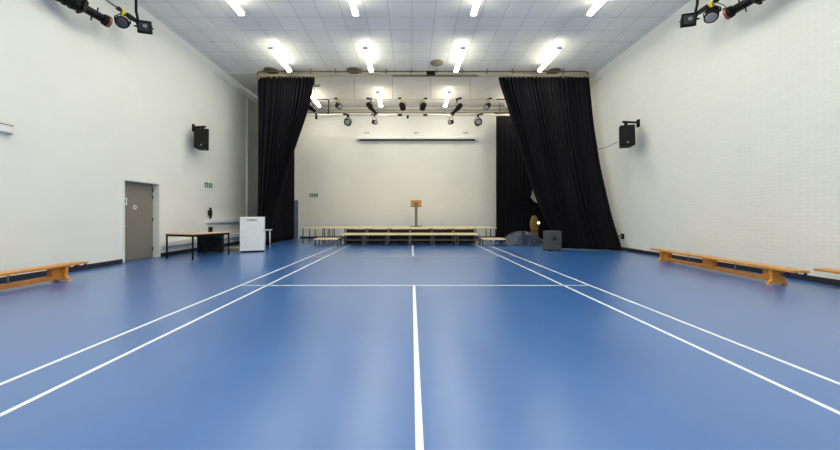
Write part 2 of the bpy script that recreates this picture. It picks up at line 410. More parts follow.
for x in [-4.9+0.98*k for k in range(12)]:
    bm = new_bm(); bx(bm, (x-0.012, -0.02, -0.07), (x+0.012, 0.02, 0.22)); cbx(bm, (x, 0, 0.09), (0.1, 0.08, 0.05)); obj('bracket', bm, 'rail_dark', trk)
bm = new_bm(); cbx(bm, (0.75, -0.02, 0.0), (0.34, 0.16, 0.17)); obj('motor_box', bm, 'black', trk, bevel=0.02)
bm = new_bm(); bx(bm, (-0.75, -0.045, -0.1), (2.6, 0.035, -0.055)); obj('overlap_rail', bm, 'rail_dark', trk)

# ------------------------------------------------------------------ curtains
def interp(tab, v):
    for (a, fa), (b, fb) in zip(tab, tab[1:]):
        if v <= b:
            t = (v-a)/(b-a) if b > a else 0
            return fa+(fb-fa)*t
    return tab[-1][1]
def smooth_tab(tab, v, n=5, w=0.03): return sum(interp(tab, min(1, max(0, v+w*(k-n//2)))) for k in range(n))/n

def curtain(name, P, folds, amp, nu, nv, label, seedv, grow=0.6, cord=None):
    """P(u, v) -> (point, fold direction); v = 0 top .. 1 bottom"""
    rnd = random.Random(seedv)
    ph = [rnd.uniform(0, 2*PI) for _ in range(8)]
    bm = new_bm(); rows_ = []
    for j in range(nv+1):
        v = j/nv; row = []
        for i in range(nu+1):
            u = i/nu
            p, d = P(u, v)
            a = u*folds*2*PI + 0.9*math.sin(u*19+ph[0]) + 0.6*math.sin(u*43+ph[1]) + 0.35*math.sin(v*3.1+u*11+ph[2])
            f = math.sin(a)*(0.75+0.35*math.sin(u*folds*0.9+ph[3])) + 0.35*math.sin(a*2.13+ph[4])
            k = amp*(0.55+grow*v)
            p = Vector(p)+Vector(d)*f*k
            if j == 0: p.z += -0.025*abs(math.sin(u*folds*PI))
            row.append(bm.verts.new(p))
        rows_.append(row)
    for j in range(nv):
        for i in range(nu):
            f = bm.faces.new((rows_[j][i], rows_[j][i+1], rows_[j+1][i+1], rows_[j+1][i])); f.smooth = True
    o = obj(name, bm, 'curtain')
    md = o.modifiers.new('thickness', 'SOLIDIFY'); md.thickness = 0.012; md.offset = 0
    return tag(o, label, 'curtain', 'black stage curtains')

ZT = 6.59
# left: front run gathered to the corner at its foot, then the run back along the side
Lsw = [(0, 1.0), (0.16, 0.90), (0.31, 0.72), (0.49, 0.50), (0.67, 0.285), (0.82, 0.14), (0.92, 0.09), (1.0, 0.08)]
def PL(u, v):
    z = ZT*(1-v)+0.03*v
    sw = smooth_tab(Lsw, v)
    if u < 0.52:                               # front run: from free edge to the corner
        t = u/0.52
        x = -5.75+(1-t)*1.98*sw + 0.02
        yf = TYF+0.02 + 0.10*v + (1-t)*0.22*v
        if t > 0.85:
            q = (t-0.85)/0.15; yf += 0.25*q*q
        x -= 0.34*max(0, (t-0.7)/0.3)
        return (x, yf, z), (0.12, -1, 0)
    t = (u-0.52)/0.48
    return (-6.07+0.07*t+0.02*math.sin(v*4), TYF+0.30+t*3.6, z), (1, -0.1, 0)
curtain('stage_curtain', PL, 28, 0.10, 420, 44, 'black floor-length curtain at the left of the stage, swept back to the corner', 3)

# right front: free edge sweeps down to the right, foot spreads to the right wall
def EXl(v): return smooth_tab([(0, 497.5), (0.27, 512.6), (0.53, 525), (0.77, 539.5), (0.88, 550), (0.95, 559), (1, 562)], v)
def EXr(v): return smooth_tab([(0, 592), (0.31, 596), (0.55, 601.5), (0.84, 613), (1, 624)], v)
def yR(v, u): return 12.42-(0.80+0.78*u*u)*v**1.5
def PR(u, v):
    z = ZT*(1-v)+0.03*v
    y = yR(v, u)
    x0 = (EXl(v)-411.5)*y/320; x1 = (EXr(v)-411.5)*y/320
    yt = yR(0, u); a0 = (EXl(0)-411.5)*yt/320; a1 = (EXr(0)-411.5)*yt/320
    x = a0+(a1-a0)*u + (x0-a0)*(1-u)**1.5 + (x1-a1)*u**2.0
    y += 0.06*math.sin(u*5+v*2)*v
    if u > 0.93: y += 2.0*((u-0.93)/0.07)**2*0.16*(1-v)
    x = min(x, XR-0.10)
    return (x, y, z), (0.0, -1, 0)
curtain('stage_curtain', PR, 23, 0.11, 420, 48, 'wide black curtain at the right, falling in a diagonal sweep to the right wall', 5)
# right rear
def PB(u, v):
    xr = interp([(0, 6.05), (0.55, 6.05), (0.62, 6.02), (0.66, 5.92), (0.69, 5.95), (0.72, 6.4), (0.78, 6.95), (1, 7.05)], v)
    return (4.21+u*(xr-4.21), 15.95, 6.28*(1-v)+0.02*v), (0.0, -1, 0)
curtain('stage_curtain', PB, 13, 0.06, 170, 30, 'narrow straight black curtain hanging behind the right end of the stage', 9, grow=0.3)
# rail of the rear curtain
bm = new_bm(); tube(bm, [(4.12, 15.95, 6.30), (XR, 15.95, 6.30)], 0.025, 10)
for x in (4.4, 5.6, 6.8): bx(bm, (x-0.015, 15.935, 6.3), (x+0.015, 15.965, H))
tag(obj('curtain_rail', bm, 'rail_dark'), 'short dark rail carrying the rear right curtain', 'curtain rail')

# ------------------------------------------------------------------ lighting bars
BZ = 6.0
b1 = thing('lighting_bar', 'front lighting bar on thin drop rods, with the long dark spotlights', 'lighting bar', (0, 13.2, BZ), 0, 'lighting bars')
bm = new_bm(); tube(bm, [(-4.02, 0, 0), (4.3, 0, 0)], 0.019, 10); obj('pipe', bm, 'galv', b1)
for x in (-2.36, -0.78, 0.80, 2.42):
    bm = new_bm(); tube(bm, [(x, 0, 0), (x, 0, H-BZ)], 0.008, 8); obj('drop_rod', bm, 'steel', b1)
bm = new_bm(); tube(bm, [(-4.02, 0, H-BZ), (-4.02, 0, 0), (-3.44, 0, 0), (-3.42, 0, -0.05), (-3.42, 0, -0.55), (-3.46, 0, -0.6)], 0.024, 8); obj('hanger_frame', bm, 'black', b1)
bm = new_bm(); tube(bm, [(3.5, 0, 0), (4.3, 0, 0), (4.3, 0, H-BZ)], 0.026, 8); obj('end_section', bm, 'black', b1)
b2 = thing('lighting_bar', 'rear white lighting bar close to the back wall, carrying the round lamps', 'lighting bar', (0, 15.3, BZ), 0, 'lighting bars')
bm = new_bm(); tube(bm, [(-4.8, 0, 0), (4.7, 0, 0)], 0.036, 12); obj('pipe', bm, 'galv', b2)
for x in (-4.55, -1.6, 1.6, 4.5):
    bm = new_bm(); tube(bm, [(x, 0, 0), (x, 0, H-BZ)], 0.008, 8); obj('drop_rod', bm, 'steel', b2)
for x in (-0.55, 0.66):
    bm = new_bm(); cbx(bm, (x, -0.02, 0.0), (0.20, 0.1, 0.09)); obj('socket_box', bm, 'black', b2, bevel=0.01)
for x in (-0.18, -4.55):
    bm = new_bm(); cbx(bm, (x, -0.01, -0.08 if x > -1 else -0.06), (0.10, 0.09, 0.14 if x > -1 else 0.26)); obj('cable_block', bm, 'black', b2, bevel=0.01)

def lantern(kind, pos, drop, direc, label, clamp='black', lens='lens', s=1.0, coil=False, swing=(0, 0)):
    """pos = bar centre at the clamp; drop = distance to the body pivot; direc = where it points"""
    name = {'profile': 'profile_spotlight', 'fresnel': 'fresnel_spotlight', 'par': 'par_lamp', 'flood': 'flood_lamp'}[kind]
    t = thing(name, label, 'stage light', pos, 0, 'stage lights on the bars')
    d = Vector(direc).normalized()
    a = d.cross(Vector((0, 0, 1))).normalized(); up = a.cross(d).normalized()
    c = Vector((swing[0], swing[1], -drop))
    R = Matrix((a, d, up)).transposed().to_4x4(); R.translation = c     # local: x across, y along the beam, z up
    wid = {'profile': 0.11, 'fresnel': 0.15, 'par': 0.15, 'flood': 0.17}[kind]*s
    bm = new_bm(); tube(bm, [(-0.045*s, 0, 0), (0.045*s, 0, 0)] if abs(d.x) < 2 else [], 0.05*s, 12)
    cbx(bm, (0, 0, -0.05*s), (0.05*s, 0.06*s, 0.09*s)); obj('clamp', bm, clamp, t)
    if name != 'flood_lamp':
        side = -1 if d.x > 0 else 1
        bm = new_bm(); bx(bm, (min(side*0.05, side*0.20)*s, -0.05*s, 0.0), (max(side*0.05, side*0.20)*s, 0.05*s, 0.07*s)) if abs(pos[0]) < 6 else bx(bm, (-0.04, -0.14, -0.035), (0.04, -0.06, 0.035))
        obj('connector', bm, 'black', t, bevel=0.01)
    # yoke
    bm = new_bm(); h = Vector((0, 0, -0.07*s))
    top = c.lerp(h, 0.65)
    pL, pR = c-a*wid, c+a*wid
    upv = (h-c).normalized()
    yk = [pL, pL+upv*0.5*(h-c).length, h-a*0.03, h+a*0.03, pR+upv*0.5*(h-c).length, pR]
    tube(bm, yk, 0.014*s, 6); obj('yoke', bm, 'black', t)
    bm = new_bm()
    def pt(x, y, z): return R @ Vector((x, y, z))
    if kind == 'profile':
        tube(bm, [pt(0, y, 0) for y in (-0.30*s, -0.28*s, -0.02*s, 0.0)], [0.08*s, 0.105*s, 0.105*s, 0.08*s], 14)
        tube(bm, [pt(0, y, 0) for y in (0.0, 0.05*s, 0.30*s)], [0.07*s, 0.062*s, 0.062*s], 14)
        tube(bm, [pt(0, y, 0) for y in (0.29*s, 0.31*s, 0.36*s, 0.37*s)], [0.062*s, 0.085*s, 0.085*s, 0.078*s], 14)
        for y in (-0.22, -0.15, -0.08): tube(bm, [pt(0, y*s, 0), pt(0, (y+0.02)*s, 0)], 0.115*s, 14)
        obj('body', bm, 'black', t)
        bm = new_bm(); tube(bm, [pt(0, 0.365*s, 0), pt(0, 0.374*s, 0)], 0.07*s, 14); obj('lens', bm, lens, t)
        if lens == 'lens_red':
            bm = new_bm(); tube(bm, [pt(0, 0.34*s, 0), pt(0, 0.378*s, 0)], 0.09*s, 14, caps=False); tube(bm, [pt(0, 0.34*s, 0), pt(0, 0.35*s, 0)], 0.09*s, 14); obj('colour_frame', bm, 'lens_red', t)
        for k, y in ((1, 0.10), (-1, 0.16), (1, 0.22)):
            bm = new_bm(); tube(bm, [pt(0, y*s, k*0.05*s), pt(0, y*s, k*0.125*s)], 0.009*s, 6); obj('focus_knob', bm, 'black', t)
        bm = new_bm(); bx(bm, (-0.09*s, 0.02*s, -0.09*s), (0.09*s, 0.05*s, 0.09*s), 0, R); obj('gate', bm, 'black', t)
    elif kind == 'fresnel':
        tube(bm, [pt(0, y, 0) for y in (-0.16*s, -0.13*s, 0.10*s, 0.12*s, 0.15*s)], [0.08*s, 0.125*s, 0.125*s, 0.14*s, 0.14*s], 18)
        for y in (-0.1, -0.05, 0.0): tube(bm, [pt(0, y*s, 0), pt(0, (y+0.02)*s, 0)], 0.134*s, 18)
        obj('body', bm, 'black', t)
        bm = new_bm(); tube(bm, [pt(0, 0.148*s, 0), pt(0, 0.16*s, 0), pt(0, 0.17*s, 0)], [0.118*s, 0.10*s, 0.05*s], 18); obj('lens', bm, lens, t)
        bm = new_bm(); tube(bm, [pt(0, -0.13*s, 0), pt(0, -0.18*s, 0)], [0.05*s, 0.04*s], 10); obj('lamp_cap', bm, 'black', t)
    elif kind == 'par':
        tube(bm, [pt(0, y, 0) for y in (-0.22*s, -0.2*s, -0.1*s, 0.14*s)], [0.06*s, 0.09*s, 0.125*s, 0.13*s], 18)
        tube(bm, [pt(0, 0.14*s, 0), pt(0, 0.17*s, 0)], 0.155*s, 8)
        obj('can', bm, 'black', t)
        bm = new_bm(); tube(bm, [pt(0, 0.168*s, 0), pt(0, 0.182*s, 0)], [0.115*s, 0.07*s], 18); obj('lens', bm, lens, t)
        bm = new_bm(); tube(bm, [pt(0, 0.17*s, 0), pt(0, 0.185*s, 0)], 0.125*s, 18, caps=False); obj('trim_ring', bm, 'steel', t)
    else:
        prism(bm, [(-0.15*s, -0.15*s), (0.15*s, -0.15*s), (0.15*s, 0.15*s), (-0.15*s, 0.15*s)], 1, 0.02*s, 0.07*s, 0, R)
        bx(bm, (-0.11*s, -0.10*s, -0.11*s), (0.11*s, 0.02*s, 0.11*s), 0, R)
        obj('housing', bm, 'black', t, bevel=0.01)
        bm = new_bm(); bx(bm, (-0.115*s, 0.068*s, -0.10*s), (0.115*s, 0.074*s, 0.10*s), 0, R); obj('reflector', bm, 'lens_dark', t)
        bm = new_bm(); tube(bm, [pt(-0.02*s, 0.07*s, 0.02*s), pt(-0.02*s, 0.09*s, 0.02*s)], [0.05*s, 0.035*s], 12); obj('lamp', bm, 'lens', t)
    if coil:
        bm = new_bm(); pts = []
        for k in range(17):
            q = k/16; pts.append(Vector((0.03*s, -0.05, 0)).lerp(c-d*0.15*s, q)+Vector((0.10*math.sin(q*PI), -0.16*math.sin(q*PI), -0.12*math.sin(q*PI))))
        tube(bm, pts, 0.008, 6); obj('cable', bm, 'black', t)
    return t
def onbar(px, Y): return (px-411.5)*Y/320
# front bar (Y 13.2)
Yb = 13.2
lantern('profile', (onbar(311, Yb), Yb, BZ), 0.38, (0.75, -0.25, -0.55), 'dark tube spotlight beside the left curtain edge, slanting down to the right', s=0.85)
lantern('fresnel', (onbar(338.5, Yb), Yb, BZ), 0.27, (0.55, -0.5, -0.45), 'short spotlight with pale lens and yellow clamp, second from left on front bar', 'yellow', s=0.85)
lantern('profile', (onbar(371, Yb), Yb, BZ), 0.37, (0.52, -0.15, -0.66), 'long tube spotlight slanting down to the right, left of centre on front bar', s=0.95, swing=(0.02, 0))
lantern('fresnel', (onbar(402.5, Yb), Yb, BZ), 0.29, (0.15, 0.9, -0.25), 'dark round spotlight with yellow clamp seen from behind, just left of centre', 'yellow', s=0.9)
lantern('fresnel', (onbar(423, Yb), Yb, BZ), 0.29, (-0.15, 0.9, -0.25), 'dark round spotlight with yellow clamp seen from behind, just right of centre', 'yellow', s=0.9)
lantern('profile', (onbar(457, Yb), Yb, BZ), 0.40, (-0.55, -0.15, -0.62), 'long tube spotlight slanting down to the left, right of centre on front bar', s=0.95)
lantern('fresnel', (onbar(487.5, Yb), Yb, BZ), 0.28, (-0.5, -0.5, -0.5), 'short spotlight with pale lens and yellow clamp, next to right curtain edge', 'yellow', s=0.85)
# rear bar (Y 15.3)
Yb = 15.3
lantern('par', (onbar(348, Yb), Yb, BZ), 0.36, (0.05, -1, -0.12), 'round black lamp with ringed lens facing the hall, left on rear bar', s=1.15)
lantern('fresnel', (onbar(374.5, Yb), Yb, BZ), 0.33, (0.5, -0.6, -0.25), 'small black lamp showing a pale lens, left of centre on rear bar', s=0.8)
lantern('fresnel', (onbar(451, Yb), Yb, BZ), 0.33, (-0.5, -0.6, -0.25), 'small black lamp showing a pale lens, right of centre on rear bar', 'yellow', s=0.8)
lantern('par', (onbar(478, Yb), Yb, BZ), 0.36, (-0.05, -1, -0.12), 'round black lamp with ringed lens facing the hall, right on rear bar', s=1.15)
# the two side bars near the camera
for s, ye, nm in ((-1, 7.92, 'left'), (1, 7.63, 'right')):
    xb = s*6.77
    t = thing('lighting_bar', f'lighting bar running along the {nm} wall under the ceiling', 'lighting bar', (xb, ye, BZ), 0, 'lighting bars')
    bm = new_bm(); tube(bm, [(0, -5.0, 0), (0, 0.05, 0)], 0.022, 10); obj('pipe', bm, 'steel', t)
    bm = new_bm(); tube(bm, [(0, 0, 0.0), (0.0, -0.01, 0.10), (s*0.02, -0.03, 0.25), (s*0.02, -0.03, H-BZ)], 0.028, 10); obj('hanger', bm, 'black', t)
    bm = new_bm(); tube(bm, [(0, -4.6, 0), (0, -4.6, H-BZ)], 0.02, 10); obj('hanger', bm, 'black', t)
    bm = new_bm(); cbx(bm, (0, -0.20, 0.0), (0.085, 0.26, 0.085)); obj('socket_box', bm, 'black', t, bevel=0.012)
    lantern('flood', (xb, ye+0.02, BZ), 0.13, (-s*0.25, -0.95, -0.1), f'square black flood lamp at the end of the {nm} lighting bar', s=1.0, swing=(-s*0.17, 0))
    lantern('fresnel', (xb, ye-0.42, BZ), 0.25, (-s*0.5, -0.4 if s > 0 else -0.75, -0.75 if s > 0 else -0.5), f'round black spotlight with a yellow clamp on the {nm} lighting bar', 'yellow', 'lens' if s > 0 else 'lens_dark', s=0.92, coil=True)
    lantern('profile', (xb-(-s)*0.0, ye-1.24, BZ), 0.38, (-s*0.26, 0.85, -0.10), f'long black profile spotlight with an amber lens on the {nm} lighting bar', 'black', 'lens_red', s=1.42, swing=(s*0.18, 0.0))

# hanging yellow cable loop and small cluster near the curtain edges
bm = new_bm(); pts = [(onbar(317.5, 13.0)+0.09*math.cos(a), 13.0+0.03*math.sin(a), 6.48+0.05*math.sin(a)) for a in [k*2*PI/20 for k in range(21)]]
tube(bm, pts, 0.018, 6); tube(bm, [(onbar(317.5, 13.0)-0.09, 13.0, 6.48), (onbar(314.2, 13.2), 13.19, 6.50)], 0.015, 6)
tag(obj('cable_loop', bm, 'rail_dark'), 'small brown coiled cable loop beside the left curtain top', 'cable')

# ------------------------------------------------------------------ speakers
def speaker(wx, wy, wz, bxc, byc, bzc, yaw, label, side):
    t = thing('wall_speaker', label, 'loudspeaker', (wx, wy, wz), 0, 'wall loudspeakers')
    bm = new_bm(); bx(bm, (0 if side > 0 else -0.03, -0.06, -0.14), (0.03 if side > 0 else 0, 0.06, 0.10))
    obj('wall_plate', bm, 'black', t)
    dx, dy, dz = bxc-wx, byc-wy, bzc-wz
    bm = new_bm(); tube(bm, [(0, 0, 0), (dx+side*0.10, dy, 0)], 0.035, 8); tube(bm, [(dx, dy, 0), (dx, dy, dz+0.28)], 0.05, 10); obj('bracket', bm, 'black', t)
    R = Matrix.Translation((dx, dy, dz)) @ Matrix.Rotation(yaw, 4, 'Z') @ Matrix.Rotation(math.radians(-4), 4, 'X')
    bm = new_bm(); prism(bm, [(-0.215, -0.19), (0.215, -0.19), (0.15, 0.19), (-0.15, 0.19)], 2, -0.33, 0.33, 0, R)
    cab = obj('cabinet', bm, 'black_plastic', t, bevel=0.02)
    bm = new_bm(); bx(bm, (-0.19, -0.205, -0.30), (0.19, -0.19, 0.30), 0, R); obj('grille', bm, 'black', t, bevel=0.006)
    bm = new_bm(); bx(bm, (-0.022, -0.212, -0.255), (0.022, -0.204, -0.215), 0, R); obj('badge', bm, 'steel', t)
speaker(XL, 10.8, 4.19, -7.0, 10.72, 3.76, math.radians(22), 'black loudspeaker bracketed to the left wall above the table', 1)
speaker(XR, 10.4, 4.23, 6.9, 10.30, 3.75, math.radians(-20), 'black loudspeaker bracketed to the right brick wall', -1)
bm = new_bm(); pts = [Vector((6.72, 10.45, 3.62)).lerp(Vector((6.88, 11.9, 3.66)), k/10)+Vector((0, 0, -0.04*math.sin(PI*k/10))) for k in range(11)]
tube(bm, pts, 0.009, 6); tag(obj('speaker_cable', bm, 'black'), 'thin black cable stretched from the right loudspeaker to the curtain', 'cable')

# ------------------------------------------------------------------ projection screen
sc_ = thing('projector_screen', 'long white roll-up projection screen case high on the back wall', 'projection screen', (0.28, Y1-0.002, 5.2))
bm = new_bm(); prism(bm, [(0, -0.10), (0, 0.10), (-0.12, 0.10), (-0.16, 0.06), (-0.16, -0.03), (-0.06, -0.03), (-0.06, -0.10)], 0, -3.1, 3.1); obj('case', bm, 'white_plastic', sc_, bevel=0.006)
bm = new_bm(); bx(bm, (-3.0, -0.158, -0.10), (3.0, -0.07, -0.032)); obj('slot', bm, 'black', sc_)
for s in (-1, 1):
    bm = new_bm(); bx(bm, *[tuple(v) for v in (((s*3.1 if s > 0 else -3.16), -0.17, -0.11), ((3.16 if s > 0 else -3.1), 0, 0.11))]); obj('end_cap', bm, 'white', sc_, bevel=0.006)
for x in (-2.62, -0.04, 2.56):
    bm = new_bm(); bx(bm, (x-0.12, -0.015, 0.30), (x-0.02, 0, 0.36)); bx(bm, (x+0.03, -0.015, 0.30), (x+0.12, 0, 0.36)); bx(bm, (x-0.02, -0.008, 0.1), (x+0.02, 0, 0.33), 1); obj('bracket', bm, ['steel', 'white'], sc_)

# ------------------------------------------------------------------ exit signs
def exit_sign(mtx, label):
    t = thing('exit_sign', label, 'exit sign', (0, 0, 0), 0, 'green exit signs'); t.matrix_world = mtx
    bm = new_bm(); bx(bm, (-0.25, 0, -0.11), (0.25, 0.012, 0.11)); obj('plate', bm, 'sign_white', t)
    for x0, x1, nm in ((-0.215, -0.02, 'man'), (0.02, 0.215, 'arrow')):
        bm = new_bm(); bx(bm, (x0, 0.012, -0.085), (x1, 0.015, 0.085)); g = obj('green_panel', bm, 'green', t)
        bm = new_bm()
        xc = (x0+x1)/2
        if nm == 'man':
            tube(bm, [(xc+0.01, 0.015, 0.058), (xc+0.01, 0.017, 0.058)], 0.014, 10)
            for q in (((xc+0.005, 0.035), (xc-0.005, -0.01)), ((xc-0.005, -0.01), (xc+0.04, -0.03)), ((xc+0.04, -0.03), (xc+0.03, -0.07)), ((xc-0.005, -0.01), (xc-0.03, -0.04)), ((xc-0.03, -0.04), (xc-0.065, -0.045)), ((xc+0.005, 0.03), (xc+0.045, 0.015)), ((xc+0.005, 0.03), (xc-0.04, 0.02))):
                tube(bm, [(q[0][0], 0.016, q[0][1]), (q[1][0], 0.016, q[1][1])], 0.008, 6)
            obj('running_man', bm, 'sign_white', g)
        else:
            bx(bm, (xc-0.015, 0.015, -0.01), (xc+0.015, 0.017, 0.06)); prism(bm, [(xc-0.06, 0.0), (xc, -0.06), (xc+0.06, 0.0)], 1, 0.015, 0.017)
            obj('arrow', bm, 'sign_white', g)
exit_sign(Matrix.Translation((XL, 11.6, 2.31)) @ Matrix.Rotation(-PI/2, 4, 'Z'), 'green exit sign on the left wall above the table')
exit_sign(Matrix.Translation((-5.12, Y1, 2.27)) @ Matrix.Rotation(PI, 4, 'Z'), 'green exit sign on the back wall over the left end of the stage')

# ------------------------------------------------------------------ staging
def deck(x, y, w_, d_, h_, label, legm='leg_alu', mid=False, fascia=False, bar=True, name='staging_deck'):
    t = thing(name, label, 'stage deck', (x, y, 0), 0, 'stage decks')
    g = 0.006
    bm = new_bm(); bx(bm, (g, g, h_-0.028), (w_-g, d_-g, h_)); obj('top', bm, 'deck_top', t, bevel=0.003)
    bm = new_bm()
    bx(bm, (g, 0, h_-0.05), (w_-g, 0.03, h_-0.004)); bx(bm, (g, d_-0.03, h_-0.075), (w_-g, d_, h_-0.004), 1)
    bx(bm, (g, 0.03, h_-0.075), (g+0.03, d_-0.03, h_-0.028), 1); bx(bm, (w_-g-0.03, 0.03, h_-0.075), (w_-g, d_-0.03, h_-0.028), 1)
    obj('edge_frame', bm, ['deck_edge', 'leg_dark'], t, bevel=0.003)
    ys = [0.045, d_-0.045] + ([d_/2] if mid else [])
    for yy in ys:
        for xx in (0.04, w_-0.04):
            bm = new_bm(); cbx(bm, (xx, yy, (h_-0.05)/2), (0.036, 0.036, h_-0.05)); obj('leg', bm, legm, t, bevel=0.004)
    if bar:
        bm = new_bm(); bx(bm, (0.06, 0.03, h_*0.42), (w_-0.06, 0.06, h_*0.42+0.045)); obj('cross_bar', bm, legm, t)
    if fascia:
        bm = new_bm(); bx(bm, (g, 0.075, 0.004), (w_-g, 0.09, h_-0.08)); obj('fascia', bm, 'black_void', t)
ordn = ['leftmost', 'second from left', 'third from left', 'fourth from left', 'fifth from left', 'sixth from left', 'seventh from left', 'eighth from left', 'rightmost']
X0, W = -4.765, 0.941
for k in range(9):
    mid_ = 2 <= k <= 7
    deck(X0+k*W, 13.9, W, 1.85, 0.685, f'{ordn[k]} deck of the tall rear stage tier, pale wooden top', 'leg_alu' if mid_ else 'leg_dark', mid=True, fascia=mid_, bar=False)
lown = ['leftmost', 'second from left', 'third from left', 'third from right', 'second from right', 'rightmost']
for k in range(6):
    deck(X0+(k+2)*W, 12.9, W, 0.95, 0.465, f'{lown[k]} deck of the low front stage tier, pale wooden edge', 'leg_alu')
deck(-3.84, 12.62, 0.94, 0.6, 0.30, 'low wooden step block at the left end of the stage', 'leg_dark', bar=False, name='stage_step')
deck(2.785, 12.62, 0.94, 0.6, 0.30, 'low wooden step block at the right end of the stage', 'leg_dark', bar=False, name='stage_step')

# lectern on the stage
lt = thing('lectern', 'wooden lectern with a slanted board on a single post on the stage', 'lectern', (0.22, 15.1, 0.685))
bm = new_bm(); cbx(bm, (0, 0, 0.0125), (0.56, 0.40, 0.025)); obj('base', bm, 'lectern_dark', lt, bevel=0.006)
bm = new_bm(); cbx(bm, (0, 0, 0.49), (0.12, 0.10, 0.93)); obj('post', bm, 'post_olive', lt, bevel=0.008)
R = Matrix.Translation((0, 0.0, 1.10)) @ Matrix.Rotation(math.radians(-18), 4, 'X')
bm = new_bm(); bx(bm, (-0.26, -0.03, -0.15), (0.26, 0.03, 0.15), 0, R); bx(bm, (-0.26, 0.03, -0.15), (0.26, 0.12, -0.12), 0, R); obj('reading_board', bm, 'lectern_wood', lt, bevel=0.008)
bm = new_bm(); bx(bm, (-0.11, -0.04, -0.13), (0.11, -0.03, 0.06), 0, R); obj('front_panel', bm, 'lectern_dark', lt, bevel=0.004)

# ------------------------------------------------------------------ left wall furniture
tb = thing('table', 'square wood-topped table with dark metal legs by the left wall', 'table', (-6.28, 9.46, 0), math.radians(-17.5))
bm = new_bm(); bx(bm, (-0.53, -0.62, 0.685), (0.53, 0.62, 0.71)); obj('tabletop', bm, 'table_top', tb, bevel=0.004)
bm = new_bm()
for s in (-1, 1):
    bx(bm, (-0.5, s*0.59-0.015, 0.63), (0.5, s*0.59+0.015, 0.685)); bx(bm, (s*0.5-0.015, -0.575, 0.63), (s*0.5+0.015, 0.575, 0.685))
obj('frame', bm, 'black', tb)
for sx_ in (-1, 1):
    for sy_ in (-1, 1):
        bm = new_bm(); cbx(bm, (sx_*0.49, sy_*0.58, 0.3425), (0.036, 0.036, 0.685)); obj('leg', bm, 'black', tb, bevel=0.004)
# black cup-like holder on the table
bm = new_bm(); tube(bm, [(-6.22, 9.90, 0.71), (-6.22, 9.90, 0.85)], [0.055, 0.06], 14); tube(bm, [(-6.22, 9.90, 0.85), (-6.22, 9.90, 0.862)], [0.064, 0.05], 14)
tag(obj('pot', bm, 'black_plastic'), 'small black pot standing on the table by the left wall', 'pot')
# black case beside the table
cs = thing('black_case', 'large black box on the floor behind the square table', 'box', (-6.60, 10.52, 0), math.radians(15))
bm = new_bm(); bx(bm, (-0.35, -0.15, 0.03), (0.35, 0.15, 0.50)); obj('body', bm, 'black_plastic', cs, bevel=0.015)
bm = new_bm(); bx(bm, (-0.36, -0.16, 0.50), (0.36, 0.16, 0.66)); obj('lid', bm, 'black', cs, bevel=0.015)
bm = new_bm(); bx(bm, (-0.09, -0.17, 0.30), (0.09, -0.15, 0.35)); obj('handle', bm, 'black', cs, bevel=0.008)
for sx_ in (-1, 1):
    for sy_ in (-1, 1):
        bm = new_bm(); cbx(bm, (sx_*0.31, sy_*0.11, 0.015), (0.05, 0.05, 0.03)); obj('foot', bm, 'black', cs)
# wall telephone
ph = thing('wall_telephone', 'black telephone mounted on the left wall above the white trunking', 'telephone', (XL, 11.68, 1.30))
bm = new_bm(); bx(bm, (0, -0.09, -0.10), (0.05, 0.09, 0.11)); obj('base', bm, 'black_plastic', ph, bevel=0.012)
bm = new_bm(); pts = [(0.10, -0.13, -0.20), (0.13, -0.13, -0.12), (0.11, -0.13, 0.0), (0.13, -0.13, 0.12), (0.10, -0.13, 0.19)]
tube(bm, pts, [0.038, 0.034, 0.024, 0.034, 0.038], 10); bx(bm, (0.03, -0.14, -0.03), (0.12, -0.08, 0.06)); obj('handset', bm, 'black', ph)
bm = new_bm(); cbx(bm, (0.055, 0.02, 0.0), (0.012, 0.09, 0.09)); obj('keypad', bm, 'lens_dark', ph)
# white cabinet
wc = thing('white_cabinet', 'tall white cabinet with a grey word at its top, by the left curtain', 'cabinet', (-5.25, 10.55, 0), math.radians(22.5))
bm = new_bm(); bx(bm, (-0.36, 0.03, 0.06), (0.36, 0.55, 1.13)); obj('body', bm, 'white_plastic', wc, bevel=0.015)
bm = new_bm(); bx(bm, (-0.365, 0.0, 0.05), (0.365, 0.028, 1.16)); dr = obj('door', bm, 'white_plastic', wc, bevel=0.01)
bm = new_bm(); bx(bm, (-0.37, 0.03, 1.13), (0.37, 0.57, 1.165)); obj('top', bm, 'white_plastic', wc, bevel=0.012)
bm = new_bm(); bx(bm, (-0.34, 0.04, 0.0), (0.34, 0.53, 0.06)); obj('plinth', bm, 'black', wc)
bm = new_bm(); bx(bm, (0.368, -0.005, 0.92), (0.382, 0.03, 1.1)); obj('handle', bm, 'white', wc, bevel=0.005)
fc = bpy.data.curves.new('lettering', 'FONT'); fc.body = 'Classic'; fc.size = 0.115; fc.align_x = 'CENTER'; fc.align_y = 'CENTER'; fc.extrude = 0.001; fc.offset = 0.002
fo = bpy.data.objects.new('lettering', fc); COL.objects.link(fo); fo.parent = dr; fo.location = (-0.01, -0.0025, 1.07); fo.rotation_euler = (PI/2, 0, 0); fc.materials.append(M['grey_text'])
bpy.context.view_layer.update()
lm = bpy.data.meshes.new_from_object(fo.evaluated_get(bpy.context.evaluated_depsgraph_get()))
lo_ = bpy.data.objects.new('lettering', lm); COL.objects.link(lo_); lo_.parent = dr; lo_.location = fo.location; lo_.rotation_euler = fo.rotation_euler
bpy.data.objects.remove(fo); lo_.name = 'lettering'
